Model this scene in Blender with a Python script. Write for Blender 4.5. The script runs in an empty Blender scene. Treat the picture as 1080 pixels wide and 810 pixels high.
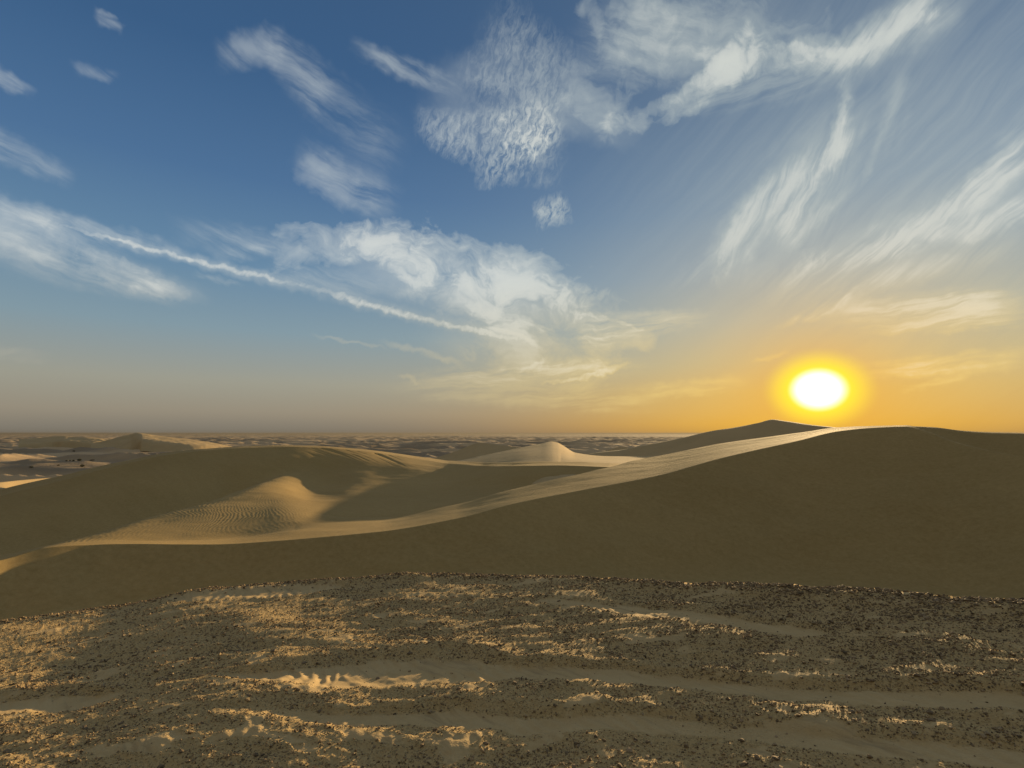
import bpy, math, random
import numpy as np

rng = np.random.default_rng(11)
random.seed(11)
SC = bpy.context.scene
COL = SC.collection

# ------------------------------------------------------------------ camera
F, W0, H0 = 560.0, 1080.0, 810.0          # focal length in photo pixels, photo size
PITCH = math.radians(5.3)
SUN_PX = (863.0, 411.0)
SKY, EXPO = 0.47, 1.0893                   # sky strength, exposure (sky * 2**EXPO = 1)


def ray(px, py):
    """photo pixel -> (azimuth, slope dz/dr) as arrays."""
    u = (np.asarray(px, float) - W0 / 2) / F
    v = (H0 / 2 - np.asarray(py, float)) / F
    y = math.cos(PITCH) - v * math.sin(PITCH)
    z = math.sin(PITCH) + v * math.cos(PITCH)
    return np.arctan2(u, y), z / np.hypot(u, y)


def azel(px, py):
    a, s = ray(px, py)
    return math.degrees(float(a)), math.degrees(math.atan(float(s)))


cd = bpy.data.cameras.new('camera')
cam = bpy.data.objects.new('camera', cd)
COL.objects.link(cam)
cd.sensor_width = 36
cd.lens = 36 * F / W0
cd.clip_start = 0.05
cd.clip_end = 60000
cam.rotation_euler = (math.pi / 2 + PITCH, 0, 0)
SC.camera = cam

SUN_AZ, SUN_EL = azel(*SUN_PX)


# ------------------------------------------------------------------ numpy helpers
def sstep(a, b, x):
    t = np.clip((x - a) / (b - a), 0, 1)
    return t * t * (3 - 2 * t)


def _hash(ix, iy, seed):
    h = (ix.astype(np.int64) * 374761393 + iy.astype(np.int64) * 668265263 + seed * 1442695041) & 0xFFFFFFFF
    h = ((h ^ (h >> 13)) * 1274126177) & 0xFFFFFFFF
    h = (h ^ (h >> 16)) & 0xFFFFFFFF
    return h


def perlin(x, y, seed=0):
    xi, yi = np.floor(x), np.floor(y)
    xf, yf = x - xi, y - yi
    u = xf ** 3 * (xf * (xf * 6 - 15) + 10)
    v = yf ** 3 * (yf * (yf * 6 - 15) + 10)

    def g(dx, dy):
        a = _hash(xi + dx, yi + dy, seed) * (2 * math.pi / 4294967296.0)
        return np.cos(a) * (xf - dx) + np.sin(a) * (yf - dy)
    n0 = g(0, 0) * (1 - u) + g(1, 0) * u
    n1 = g(0, 1) * (1 - u) + g(1, 1) * u
    return (n0 * (1 - v) + n1 * v) * 1.5


def fbm(x, y, octaves=4, seed=0, gain=0.5, lac=2.03):
    s, a = 0, 1.0
    for o in range(octaves):
        s = s + a * perlin(x, y, seed + o * 17)
        x, y, a = x * lac + 3.7, y * lac - 1.9, a * gain
    return s


def pchip_slopes(X, Y):
    h = X[..., 1:] - X[..., :-1]
    d = (Y[..., 1:] - Y[..., :-1]) / h
    n = X.shape[-1]
    m = np.zeros_like(Y)
    if n == 2:
        m[..., 0] = m[..., 1] = d[..., 0]
        return m
    for k in range(1, n - 1):
        w1 = 2 * h[..., k] + h[..., k - 1]
        w2 = h[..., k] + 2 * h[..., k - 1]
        ok = d[..., k - 1] * d[..., k] > 0
        a = np.where(ok, d[..., k - 1], 1)
        b = np.where(ok, d[..., k], 1)
        m[..., k] = np.where(ok, (w1 + w2) / (w1 / a + w2 / b), 0)
    m[..., 0], m[..., -1] = d[..., 0], d[..., -1]
    return m


def pchip(x, xp, yp):
    xp, yp = np.asarray(xp, float), np.asarray(yp, float)
    m = pchip_slopes(xp, yp)
    x = np.clip(x, xp[0], xp[-1])
    i = np.clip(np.searchsorted(xp, x) - 1, 0, len(xp) - 2)
    h = xp[i + 1] - xp[i]
    t = (x - xp[i]) / h
    return ((2 * t**3 - 3 * t**2 + 1) * yp[i] + (t**3 - 2 * t**2 + t) * h * m[i]
            + (-2 * t**3 + 3 * t**2) * yp[i + 1] + (t**3 - t**2) * h * m[i + 1])


# ------------------------------------------------------------------ objects
def tag(o, label, cat, group=None, kind=None):
    if label:
        o['label'] = label
    if cat:
        o['category'] = cat
    if group:
        o['group'] = group
    if kind:
        o['kind'] = kind
    return o


def mesh_obj(name, verts, faces, mat, smooth=True, attrs=None, parent=None):
    """verts (n,3) and faces (m,k) arrays -> one linked mesh object."""
    verts = np.asarray(verts, np.float32)
    faces = np.asarray(faces, np.int32)
    me = bpy.data.meshes.new(name)
    me.vertices.add(len(verts))
    me.vertices.foreach_set('co', verts.ravel())
    k = faces.shape[1]
    me.loops.add(faces.size)
    me.loops.foreach_set('vertex_index', faces.ravel())
    me.polygons.add(len(faces))
    me.polygons.foreach_set('loop_start', np.arange(0, faces.size, k, dtype=np.int32))
    me.polygons.foreach_set('loop_total', np.full(len(faces), k, np.int32))
    me.polygons.foreach_set('use_smooth', np.full(len(faces), smooth))
    for nm, arr in (attrs or {}).items():
        a = me.attributes.new(nm, 'FLOAT', 'POINT')
        a.data.foreach_set('value', np.asarray(arr, np.float32).ravel())
    me.update(calc_edges=True)
    me.validate()
    if mat:
        me.materials.append(mat)
    o = bpy.data.objects.new(name, me)
    COL.objects.link(o)
    o.parent = parent
    return o


def grid_faces(nr, nc):
    i = np.arange(nr * nc).reshape(nr, nc)
    return np.stack([i[:-1, :-1], i[:-1, 1:], i[1:, 1:], i[1:, :-1]], -1).reshape(-1, 4)


# ------------------------------------------------------------------ node expressions
class NX:
    """small expression builder over shader Math nodes"""

    def __init__(s, nt, sock):
        s.nt, s.s = nt, sock

    def op(s, kind, *args, clamp=False):
        n = s.nt.nodes.new('ShaderNodeMath')
        n.operation = kind
        n.use_clamp = clamp
        for i, a in enumerate((s,) + args):
            if isinstance(a, NX):
                s.nt.links.new(a.s, n.inputs[i])
            else:
                n.inputs[i].default_value = a
        return NX(s.nt, n.outputs[0])

    def __add__(s, o): return s.op('ADD', o)
    def __mul__(s, o): return s.op('MULTIPLY', o)
    def __sub__(s, o): return s.op('SUBTRACT', o)
    def __truediv__(s, o): return s.op('DIVIDE', o)
    __radd__, __rmul__ = __add__, __mul__
    def __rsub__(s, o): return s.op('MULTIPLY_ADD', -1.0, o)
    def madd(s, a, b): return s.op('MULTIPLY_ADD', a, b)
    def clamp(s): return s.op('ADD', 0.0, clamp=True)
    def pow(s, e): return s.op('POWER', e)
    def max(s, o): return s.op('MAXIMUM', o)
    def min(s, o): return s.op('MINIMUM', o)
    def exp(s): return NX(s.nt, _exp(s))

    def smooth(s, a, b):
        n = s.nt.nodes.new('ShaderNodeMapRange')
        n.interpolation_type = 'SMOOTHSTEP'
        s.nt.links.new(s.s, n.inputs[0])
        n.inputs[1].default_value, n.inputs[2].default_value = a, b
        return NX(s.nt, n.outputs[0])

    def lin(s, a, b, c=0.0, d=1.0):
        n = s.nt.nodes.new('ShaderNodeMapRange')
        s.nt.links.new(s.s, n.inputs[0])
        for i, v in enumerate((a, b, c, d)):
            n.inputs[1 + i].default_value = v
        return NX(s.nt, n.outputs[0])


def _exp(e):
    n = e.nt.nodes.new('ShaderNodeMath')
    n.operation = 'EXPONENT'
    e.nt.links.new(e.s, n.inputs[0])
    return n.outputs[0]


def srgb(r, g, b):
    f = lambda c: c / 12.92 if c <= 0.04045 else ((c + 0.055) / 1.055) ** 2.4
    return tuple(f(c / 255.0) for c in (r, g, b))


def ramp(nt, x, stops, interp='LINEAR'):
    n = nt.nodes.new('ShaderNodeValToRGB')
    nt.links.new(x.s, n.inputs[0])
    cr = n.color_ramp
    cr.interpolation = interp
    cr.elements[0].position, cr.elements[1].position = stops[0][0], stops[-1][0]
    for p, c in stops[1:-1]:
        cr.elements.new(p)
    for e, (p, c) in zip(cr.elements, stops):
        e.position = p
        e.color = (*c, 1)
    return n.outputs[0]


def mix(nt, fac, a, b, mode='MIX'):
    n = nt.nodes.new('ShaderNodeMix')
    n.data_type = 'RGBA'
    n.blend_type = mode
    n.clamp_factor = True
    for i, v in ((0, fac), (6, a), (7, b)):
        if isinstance(v, NX):
            v = v.s
        if isinstance(v, bpy.types.NodeSocket):
            nt.links.new(v, n.inputs[i])
        elif isinstance(v, (int, float)):
            n.inputs[i].default_value = v
        else:
            n.inputs[i].default_value = (*v, 1)
    return n.outputs[2]


def noise(nt, vec, scale, detail=3, rough=0.5, dist=0.0, dims='3D', out=0):
    n = nt.nodes.new('ShaderNodeTexNoise')
    n.noise_dimensions = dims
    if vec is not None:
        nt.links.new(vec, n.inputs['Vector'])
    n.inputs['Scale'].default_value = scale
    n.inputs['Detail'].default_value = detail
    n.inputs['Roughness'].default_value = rough
    n.inputs['Distortion'].default_value = dist
    return NX(nt, n.outputs[0]) if out == 0 else n.outputs[1]


def mapping(nt, vec, rot=0.0, scale=(1, 1, 1), loc=(0, 0, 0)):
    n = nt.nodes.new('ShaderNodeMapping')
    nt.links.new(vec, n.inputs[0])
    n.vector_type = 'TEXTURE'                   # rotate first, then stretch
    n.inputs['Rotation'].default_value = (0, 0, -rot)
    n.inputs['Scale'].default_value = tuple(1.0 / q for q in scale)
    n.inputs['Location'].default_value = loc
    return n.outputs[0]


# ------------------------------------------------------------------ sky
def build_world():
    w = bpy.data.worlds.new('World')
    SC.world = w
    w.use_nodes = True
    nt = w.node_tree
    bg = nt.nodes['Background']
    tc = nt.nodes.new('ShaderNodeTexCoord')
    D = tc.outputs['Generated']
    sep = nt.nodes.new('ShaderNodeSeparateXYZ')
    nt.links.new(D, sep.inputs[0])
    dx, dy, dz = (NX(nt, o) for o in sep.outputs)
    az = dx.op('ARCTAN2', dy) * (180 / math.pi)
    el = dz.op('ARCSINE') * (180 / math.pi)
    daz = (az - SUN_AZ).op('ABSOLUTE')
    daz = daz.min(360.0 - daz)

    # sky colour by height, away from/below the sun; unseen zenith brightened as ground fill
    elp = el.lin(-10, 90)
    P = lambda e: (e + 10) / 100.0
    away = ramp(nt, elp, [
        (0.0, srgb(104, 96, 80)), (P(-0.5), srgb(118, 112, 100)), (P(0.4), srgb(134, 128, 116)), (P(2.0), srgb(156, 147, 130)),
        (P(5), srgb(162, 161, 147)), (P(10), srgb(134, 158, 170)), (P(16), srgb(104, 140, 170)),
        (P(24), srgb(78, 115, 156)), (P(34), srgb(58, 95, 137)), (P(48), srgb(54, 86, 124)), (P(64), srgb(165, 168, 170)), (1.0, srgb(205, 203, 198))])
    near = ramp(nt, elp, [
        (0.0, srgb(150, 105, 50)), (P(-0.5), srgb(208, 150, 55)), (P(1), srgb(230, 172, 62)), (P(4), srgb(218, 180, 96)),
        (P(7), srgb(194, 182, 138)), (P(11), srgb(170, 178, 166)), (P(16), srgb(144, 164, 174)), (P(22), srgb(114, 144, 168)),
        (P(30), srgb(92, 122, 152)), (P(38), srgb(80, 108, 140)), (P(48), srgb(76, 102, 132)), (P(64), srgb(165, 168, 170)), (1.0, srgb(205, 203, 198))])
    k = (daz / 27.0).pow(2.0).op('MULTIPLY', -1.0).exp()
    # a low sun spreads its warm colour far along the horizon and less far aloft
    klow = (daz / 26.0).pow(2.0).op('MULTIPLY', -1.0).exp()
    t = el.smooth(2, 14)
    kk = k * t + klow * (1.0 - t)
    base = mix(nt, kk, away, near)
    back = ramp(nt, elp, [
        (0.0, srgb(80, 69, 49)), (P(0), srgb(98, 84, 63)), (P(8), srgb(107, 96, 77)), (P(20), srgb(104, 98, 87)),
        (P(40), srgb(116, 114, 109)), (P(64), srgb(165, 168, 170)), (1.0, srgb(205, 203, 198))])  # unseen rear sky, warmed and toned down to set the dune faces' shade
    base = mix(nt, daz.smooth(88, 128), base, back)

    # physical sky, softly compressed, keeps the rest of the dome alive
    ns = nt.nodes.new('ShaderNodeTexSky')
    ns.sky_type = 'NISHITA'
    ns.sun_disc = False
    ns.sun_elevation = math.radians(SUN_EL)
    ns.sun_rotation = math.radians(SUN_AZ)
    ns.dust_density = 3.0
    ns.ozone_density = 2.0
    sc_ = nt.nodes.new('ShaderNodeVectorMath'); sc_.operation = 'SCALE'
    nt.links.new(ns.outputs[0], sc_.inputs[0]); sc_.inputs[3].default_value = 0.15
    ad_ = nt.nodes.new('ShaderNodeVectorMath'); ad_.operation = 'ADD'
    nt.links.new(sc_.outputs[0], ad_.inputs[0]); ad_.inputs[1].default_value = (1, 1, 1)
    dv_ = nt.nodes.new('ShaderNodeVectorMath'); dv_.operation = 'DIVIDE'
    nt.links.new(sc_.outputs[0], dv_.inputs[0]); nt.links.new(ad_.outputs[0], dv_.inputs[1])
    base = mix(nt, 0.12, base, dv_.outputs[0])

    # ---- clouds: fields of noise laid along strokes, in degrees of azimuth / elevation
    cv = nt.nodes.new('ShaderNodeCombineXYZ')
    nt.links.new(az.s, cv.inputs[0]); nt.links.new(el.s, cv.inputs[1])
    P0 = cv.outputs[0]
    wn = noise(nt, P0, 0.16, 3, 0.55, dims='2D', out=1)
    sub = nt.nodes.new('ShaderNodeVectorMath'); sub.operation = 'SUBTRACT'
    nt.links.new(wn, sub.inputs[0]); sub.inputs[1].default_value = (0.5, 0.5, 0.5)
    wp = nt.nodes.new('ShaderNodeVectorMath'); wp.operation = 'MULTIPLY_ADD'
    nt.links.new(sub.outputs[0], wp.inputs[0]); wp.inputs[1].default_value = (6, 4.5, 0)
    nt.links.new(P0, wp.inputs[2])
    PW = wp.outputs[0]
    wn2 = noise(nt, P0, 0.8, 2, 0.5, dims='2D', out=1)
    sub2 = nt.nodes.new('ShaderNodeVectorMath'); sub2.operation = 'SUBTRACT'
    nt.links.new(wn2, sub2.inputs[0]); sub2.inputs[1].default_value = (0.5, 0.5, 0.5)
    wq = nt.nodes.new('ShaderNodeVectorMath'); wq.operation = 'MULTIPLY_ADD'
    nt.links.new(sub2.outputs[0], wq.inputs[0]); wq.inputs[1].default_value = (1.1, 0.9, 0)
    nt.links.new(P0, wq.inputs[2])
    PQ = wq.outputs[0]          # gentle wobble, for the stroke outlines
    R = math.radians
    pf = nt.nodes.new('ShaderNodeVectorMath'); pf.operation = 'MULTIPLY_ADD'
    nt.links.new(sub.outputs[0], pf.inputs[0]); pf.inputs[1].default_value = (1.9, 1.5, 0)
    nt.links.new(P0, pf.inputs[2])
    PF = pf.outputs[0]
    fibre = lambda ang, sc, loc, lo=0.24, hi=0.78: noise(nt, mapping(nt, PF, R(-ang), sc, loc), 1.0, 6, 0.64, dims='2D').smooth(lo, hi)
    tex = {
        'A': fibre(-17, (0.10, 0.66, 1), (0, 0, 0)),              # fibres sinking to the right
        'V': fibre(62, (0.055, 0.60, 1), (0, 0, 0)),               # steep fibres
        'W': fibre(38, (0.055, 0.66, 1), (9, 4, 0)),               # wisps rising to the right
        'L': fibre(4, (0.11, 1.05, 1), (3, 1, 0)),                 # low, nearly level streaks
        'S': noise(nt, mapping(nt, PW, R(10), (0.16, 0.27, 1)), 1.0, 7, 0.62, dims='2D').lin(0.28, 0.68),      # soft billows
    }
    tex['M'] = noise(nt, mapping(nt, PQ, R(-66), (0.55, 1.45, 1)), 1.25, 6, 0.72, dims='2D').lin(0.31, 0.72) * (tex['S'].clamp() * 0.8 + 0.35)
    tex['C'] = tex['M'] * 0.6 + 0.42
    tex['T'] = tex['S'].clamp() * 0.5 + 0.5
    sp2 = nt.nodes.new('ShaderNodeSeparateXYZ')
    nt.links.new(PQ, sp2.inputs[0])
    qx, qy = NX(nt, sp2.outputs[0]), NX(nt, sp2.outputs[1])
    strokes = [
        # ax, ay, bx, by, bend, w0, w1, strength, texture     (photo pixels)
        (-25, 66, 40, 100, 2, 14, 5, .65, 'A'), (-40, 135, 85, 192, 0, 20, 12, .5, 'A'), (-30, 205, 80, 240, 0, 12, 9, .6, 'A'),
        (-50, 226, 100, 268, 3, 24, 22, .75, 'S'), (60, 256, 215, 314, 5, 20, 6, .8, 'S'), (-50, 222, 230, 318, 6, 40, 12, .9, 'A'),
        (-20, 212, 210, 272, 0, 14, 12, .7, 'A'), (170, 240, 330, 262, 0, 18, 14, .4, 'A'),
        (10, 221, 350, 307, 0, 2.2, 5.5, .95, 'C'), (60, 234, 355, 309, 0, 5, 10, .5, 'T'), (280, 287, 580, 364, 2, 6.5, 3.5, 1.05, 'C'), (280, 287, 560, 358, 2, 10, 7, .4, 'T'),
        (215, 268, 300, 262, 0, 9, 9, .55, 'A'), (-30, 366, 62, 381, 0, 10, 7, .8, 'L'), (200, 288, 262, 302, 0, 4, 3, .6, 'A'),
        (325, 352, 415, 369, 0, 2.2, 2.2, .5, 'T'), (395, 359, 500, 390, -3, 3.5, 4, .5, 'T'),
        (222, 62, 310, 50, -6, 18, 24, .5, 'A'), (268, 40, 355, 118, -8, 18, 30, .48, 'A'), (300, 70, 430, 180, -6, 24, 36, .3, 'A'),
        (365, 42, 490, 95, 2, 10, 16, .6, 'A'), (450, 92, 540, 60, 0, 26, 26, .2, 'T'),
        (305, 150, 392, 222, 5, 18, 20, .28, 'S'), (305, 155, 425, 225, 0, 20, 26, .55, 'A'),
        (96, 16, 132, 34, 0, 7, 5, .4, 'A'), (72, 70, 128, 82, 0, 9, 7, .4, 'A'), (100, 8, 128, 24, 0, 4, 3, .35, 'A'),
        # the bright bank left of the sun
        (265, 268, 470, 248, -4, 22, 26, .85, 'S'), (330, 246, 668, 326, -13, 26, 30, 1.25, 'S'), (320, 262, 640, 345, -8, 26, 44, .75, 'T'),
        (400, 285, 690, 342, 0, 28, 30, .9, 'S'), (480, 320, 650, 402, 8, 44, 26, .7, 'S'), (430, 340, 650, 398, 0, 34, 26, .4, 'T'),
        (585, 358, 765, 332, -3, 26, 8, 1.2, 'L'), (600, 378, 700, 345, 0, 22, 14, .8, 'S'), (260, 285, 430, 305, 0, 16, 14, .5, 'A'),
        (410, 403, 700, 384, -2, 12, 14, 1.0, 'L'), (380, 404, 720, 424, 0, 16, 16, .7, 'L'),
        (555, 404, 676, 377, 7, 3, 6, .9, 'C'), (500, 346, 578, 374, -9, 2.5, 3, .6, 'T'), (535, 393, 582, 372, 5, 3, 3, .6, 'T'),
        (415, 398, 445, 408, -6, 2.5, 3, .5, 'T'), (600, 332, 690, 352, -5, 4, 3, .6, 'C'),
        (562, 230, 602, 219, -2, 13, 13, .9, 'M'), (500, 188, 548, 187, 0, 9, 7, .5, 'M'),
        # mottled patch and the great arc at the top
        (436, 128, 600, 146, 10, 14, 44, .72, 'M'), (500, 36, 590, 135, 0, 42, 60, .36, 'M'), (430, 110, 610, 140, 6, 30, 48, .34, 'T'),
        (515, 174, 596, 128, 3, 10, 14, .8, 'M'), (490, 40, 640, 120, 0, 44, 44, .26, 'T'),
        (585, 55, 680, 128, 16, 26, 26, .55, 'S'), (625, 122, 700, 118, 12, 12, 16, .8, 'S'), (665, 132, 815, 10, 16, 14, 22, 1.0, 'S'), (640, 128, 800, 20, 16, 9, 12, .45, 'C'),
        (560, 110, 690, 140, 0, 24, 24, .35, 'T'), (600, 30, 900, 10, 0, 60, 50, .3, 'T'), (600, 40, 900, 30, 0, 56, 44, .55, 'S'),
        (590, 60, 780, 0, 0, 50, 50, .5, 'A'), (720, 66, 925, 44, 6, 22, 20, .8, 'S'), (690, 104, 900, 74, 0, 26, 20, .5, 'L'),
        (800, 40, 925, 50, 8, 8, 10, .6, 'C'), (840, 88, 1030, -14, -4, 20, 30, 1.2, 'W'), (880, 70, 1010, 0, -3, 8, 12, .5, 'C'), (612, -10, 640, 45, 0, 16, 9, .5, 'S'),
        # falling veils
        (912, 36, 884, 100, -2, 8, 7, .9, 'V'), (894, 80, 866, 178, -7, 9, 10, 1.0, 'V'), (870, 150, 760, 305, 20, 9, 34, 1.25, 'V'), (884, 100, 850, 220, -3, 2.5, 4, .4, 'T'),
        (905, 90, 850, 290, 14, 26, 50, .75, 'V'), (930, 120, 815, 282, 22, 8, 20, 1.1, 'V'), (950, 60, 925, 180, -6, 14, 18, .5, 'V'),
        (770, 300, 1000, 215, 20, 26, 36, .8, 'W'), (850, 292, 1110, 110, 26, 16, 16, 1.1, 'W'), (930, 262, 1120, 95, 24, 26, 26, .8, 'W'),
        (985, 258, 1120, 190, 8, 12, 18, 1.2, 'W'), (870, 300, 1110, 238, 10, 14, 18, .7, 'W'), (690, 312, 790, 232, 6, 9, 14, .5, 'W'), (720, 300, 760, 262, 0, 12, 12, .3, 'W'),
        (896, 70, 868, 170, -5, 5, 6, .55, 'T'), (869, 160, 800, 264, 11, 6, 9, .5, 'T'), (806, 255, 752, 308, 4, 9, 16, .3, 'T'),
        (928, 118, 906, 205, -4, 5, 6, .3, 'T'), (908, 196, 825, 280, 10, 6, 11, .38, 'T'), (880, 250, 1010, 190, 10, 8, 10, .25, 'T'),
        (880, 78, 1020, -10, -4, 26, 44, .42, 'T'), (892, 90, 785, 300, 16, 12, 60, .30, 'T'), (920, 275, 1115, 130, 16, 30, 34, .28, 'T'),
        (1000, 250, 1115, 200, 4, 20, 24, .3, 'T'), (800, 300, 1000, 240, 10, 30, 30, .2, 'T'),
        # low, gold-lit streaks around the sun
        (812, 347, 915, 285, 10, 4, 14, 1.3, 'W'), (850, 332, 930, 308, 4, 10, 12, .5, 'W'), (865, 334, 1110, 322, -2, 14, 18, 1.6, 'L'), (890, 320, 1090, 310, 0, 10, 14, .8, 'L'),
        (890, 350, 1110, 334, 0, 8, 9, 1.2, 'L'), (890, 394, 1110, 374, 0, 10, 14, 1.4, 'L'),
        (945, 414, 1030, 394, 0, 4, 6, 1.0, 'L'), (790, 382, 836, 370, 0, 3, 3.5, .75, 'T'),
        (660, 414, 800, 402, 0, 9, 10, 1.0, 'L'), (560, 428, 700, 420, 0, 8, 8, .5, 'L'), (748, 304, 772, 266, 0, 9, 9, .4, 'M'),
        (832, 282, 872, 270, 0, 11, 11, .4, 'M'),
    ]
    total = None
    for ax, ay, bx, by, bend, w0, w1, I, tx in strokes:
        if tx in 'SM':
            w0, w1 = w0 * 1.4, w1 * 1.4
        elif tx in 'AVWLT':
            w0, w1 = w0 * 1.25, w1 * 1.25
        A, B = np.array(azel(ax, ay)), np.array(azel(bx, by))
        L = np.hypot(*(B - A))
        d = (B - A) / L
        n = np.array([-d[1], d[0]])
        # image normal (pixels, y down) that matches n, for width and bend
        pd = np.array([bx - ax, by - ay], float); pd /= np.hypot(*pd)
        pn = np.array([pd[1], -pd[0]])
        mx, my = (ax + bx) / 2, (ay + by) / 2
        e = np.array(azel(mx + pn[0] * 5, my + pn[1] * 5)) - np.array(azel(mx, my))
        dp = abs(e @ n) / 5.0
        t_ = qx.madd(d[0] / L, qy.madd(d[1] / L, -(A @ d) / L))
        s_ = qx.madd(n[0], qy.madd(n[1], -(A @ n)))
        u_ = t_ * (1.0 - t_)                       # >0 inside the stroke
        if bend:
            s_ = u_.madd(4 * bend * dp, s_)
        wv = t_.madd((w1 - w0) * dp, w0 * dp) if w0 != w1 else w0 * dp
        r_ = (s_ / wv)
        m_ = (1.0 - r_ * r_).op('MULTIPLY', (u_ * 5.0).clamp(), clamp=True)
        if tx == 'M':                                # grains thin out towards the rim
            f_ = (m_ * (tex[tx] * 1.9 - 0.25)).clamp() * I
        elif tx in 'SC':                              # billows and grains: the texture eats the outline
            f_ = ((m_.madd(1.5, tex[tx] * 1.25) - 1.38) * 0.8).clamp() * I
        else:                                        # fibres: soft from core to edge
            f_ = m_ * m_ * tex[tx] * I
        total = f_ if total is None else total + f_
    # a thin veil over the sun's side of the sky
    vx, vy = azel(950, 205)
    vr = ((az - vx) / 17.0).pow(2.0) + ((el - vy) / 15.0).pow(2.0)
    veil = (vr * -1.0).exp() * 0.48 * (tex['W'] * 0.6 + 0.5)
    dens = total + veil
    alpha = 1.0 - (dens * -1.15).exp()
    # cloud colour: white aloft, cream to gold low down beside the sun
    csun = (daz / 36.0).pow(2.0).op('MULTIPLY', -1.0).exp()
    hi = mix(nt, csun, srgb(196, 204, 206), srgb(186, 196, 192))
    lo = mix(nt, csun, srgb(168, 166, 152), srgb(252, 220, 132))
    ccol = mix(nt, el.smooth(4, 18), lo, hi)
    # thin places are grey, dense ones bright
    ccol = mix(nt, dens.smooth(0.55, 1.5), ccol, mix(nt, 0.35, ccol, (1.0, 0.97, 0.86)))
    sky = mix(nt, alpha * 0.92, base, ccol)

    # ---- aureole and disc of the low sun
    ex = (az - SUN_AZ) * math.cos(R(SUN_EL))
    ey = el - SUN_EL
    r2 = (ex / 1.22).pow(2.0) + ey.pow(2.0)
    rr = r2.op('SQRT')
    glow = mix(nt, (rr / -5.2).exp() * 0.82, sky, srgb(255, 182, 40))
    glow = mix(nt, rr.smooth(4.1, 1.5), glow, (1.22, 0.92, 0.05))
    glow = mix(nt, rr.smooth(2.2, 1.05), glow, (1.8, 1.7, 1.45))
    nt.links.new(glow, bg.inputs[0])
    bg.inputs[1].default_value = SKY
    w.cycles.sampling_method = 'NONE'
    return w


world = build_world()

sl = bpy.data.lights.new('sun', 'SUN')
sl.energy = 4.5
sl.angle = math.radians(0.6)
sl.color = (1.0, 0.70, 0.35)
sun = bpy.data.objects.new('sun', sl)
COL.objects.link(sun)
sun.rotation_euler = (math.radians(90 - SUN_EL), 0, math.radians(-SUN_AZ + 180))


# ------------------------------------------------------------------ sand materials
def principled(name):
    m = bpy.data.materials.new(name)
    m.use_nodes = True
    nt = m.node_tree
    b = nt.nodes['Principled BSDF']
    b.inputs['Roughness'].default_value = 0.9
    b.inputs['Specular IOR Level'].default_value = 0.12
    return m, nt, b


def attr(nt, name):
    n = nt.nodes.new('ShaderNodeAttribute')
    n.attribute_name = name
    return NX(nt, n.outputs['Fac'])


def bump(nt, h, strength, dist, prev=None):
    n = nt.nodes.new('ShaderNodeBump')
    n.inputs['Strength'].default_value = strength
    n.inputs['Distance'].default_value = dist
    nt.links.new(h.s, n.inputs['Height'])
    if prev is not None:
        nt.links.new(prev, n.inputs['Normal'])
    return n.outputs[0]


def sand_material(name, c0, c1):
    m, nt, b = principled(name)
    b.inputs['Roughness'].default_value = 0.95
    b.inputs['Specular IOR Level'].default_value = 0.10
    tc = nt.nodes.new('ShaderNodeTexCoord').outputs['Object']
    big = noise(nt, tc, 0.09, 4, 0.55)
    fine = noise(nt, tc, 38.0, 3, 0.7)
    mid = noise(nt, mapping(nt, tc, 0.5, (0.5, 2.2, 1)), 1.1, 4, 0.6)
    grain = noise(nt, tc, 7.0, 4, 0.8)
    f = (big * 0.55 + mid * 0.2 + fine * 0.3 + grain * 0.75).lin(0.72, 1.12)
    nt.links.new(mix(nt, f, c0, c1), b.inputs['Base Color'])
    nrm = bump(nt, fine, 0.28, 0.012)
    nrm = bump(nt, mid, 0.07, 0.04, nrm)
    nt.links.new(nrm, b.inputs['Normal'])
    return m


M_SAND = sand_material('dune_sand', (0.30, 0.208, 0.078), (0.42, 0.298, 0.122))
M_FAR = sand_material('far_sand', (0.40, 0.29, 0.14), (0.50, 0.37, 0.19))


def plain_material():
    m, nt, b = principled('plain_sand')
    tc = nt.nodes.new('ShaderNodeTexCoord').outputs['Object']
    flat = attr(nt, 'flat')
    n1 = noise(nt, tc, 0.012, 5, 0.6)
    n2 = noise(nt, tc, 0.22, 5, 0.65)
    f = (flat * 0.75 + n1 * 0.5 + n2 * 0.25).lin(0.35, 0.95)
    nt.links.new(mix(nt, f, (0.50, 0.36, 0.20), (0.27, 0.205, 0.125)), b.inputs['Base Color'])
    nt.links.new(bump(nt, n2, 0.5, 0.5), b.inputs['Normal'])
    return m


M_PLAIN = plain_material()

# ------------------------------------------------------------------ terrain: polar lofts
AZ_IN = np.arctan((np.linspace(-60, 1140, 1000) - W0 / 2) / F)


def columns(full=False, step=1.0):
    """azimuths: one column per photo pixel inside the frame, coarser outside it."""
    inn = np.arctan((np.arange(-70, 1151, step) - W0 / 2) / F)
    if full:
        L = np.linspace(-math.pi, inn[0], 130)[:-1]
        Rr = np.linspace(inn[-1], math.pi, 130)[1:]
    else:
        L = np.linspace(-1.25, inn[0], 40)[:-1]
        Rr = np.linspace(inn[-1], 1.25, 40)[1:]
    return np.concatenate([L, inn, Rr])


class Curve:
    """one run of the terrain across the view: radius and height as functions of azimuth."""

    def __init__(s, pts, z=None):
        a, r, h = [], [], []
        for p in pts:
            az, sl_ = ray(p[0], p[1])
            a.append(float(az)); r.append(p[2]); h.append(float(sl_) * p[2])
        s.a, s.r, s.h = np.array(a), np.array(r), np.array(h)

    def at(s, az):
        return pchip(az, s.a, s.r), pchip(az, s.a, s.h)


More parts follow.
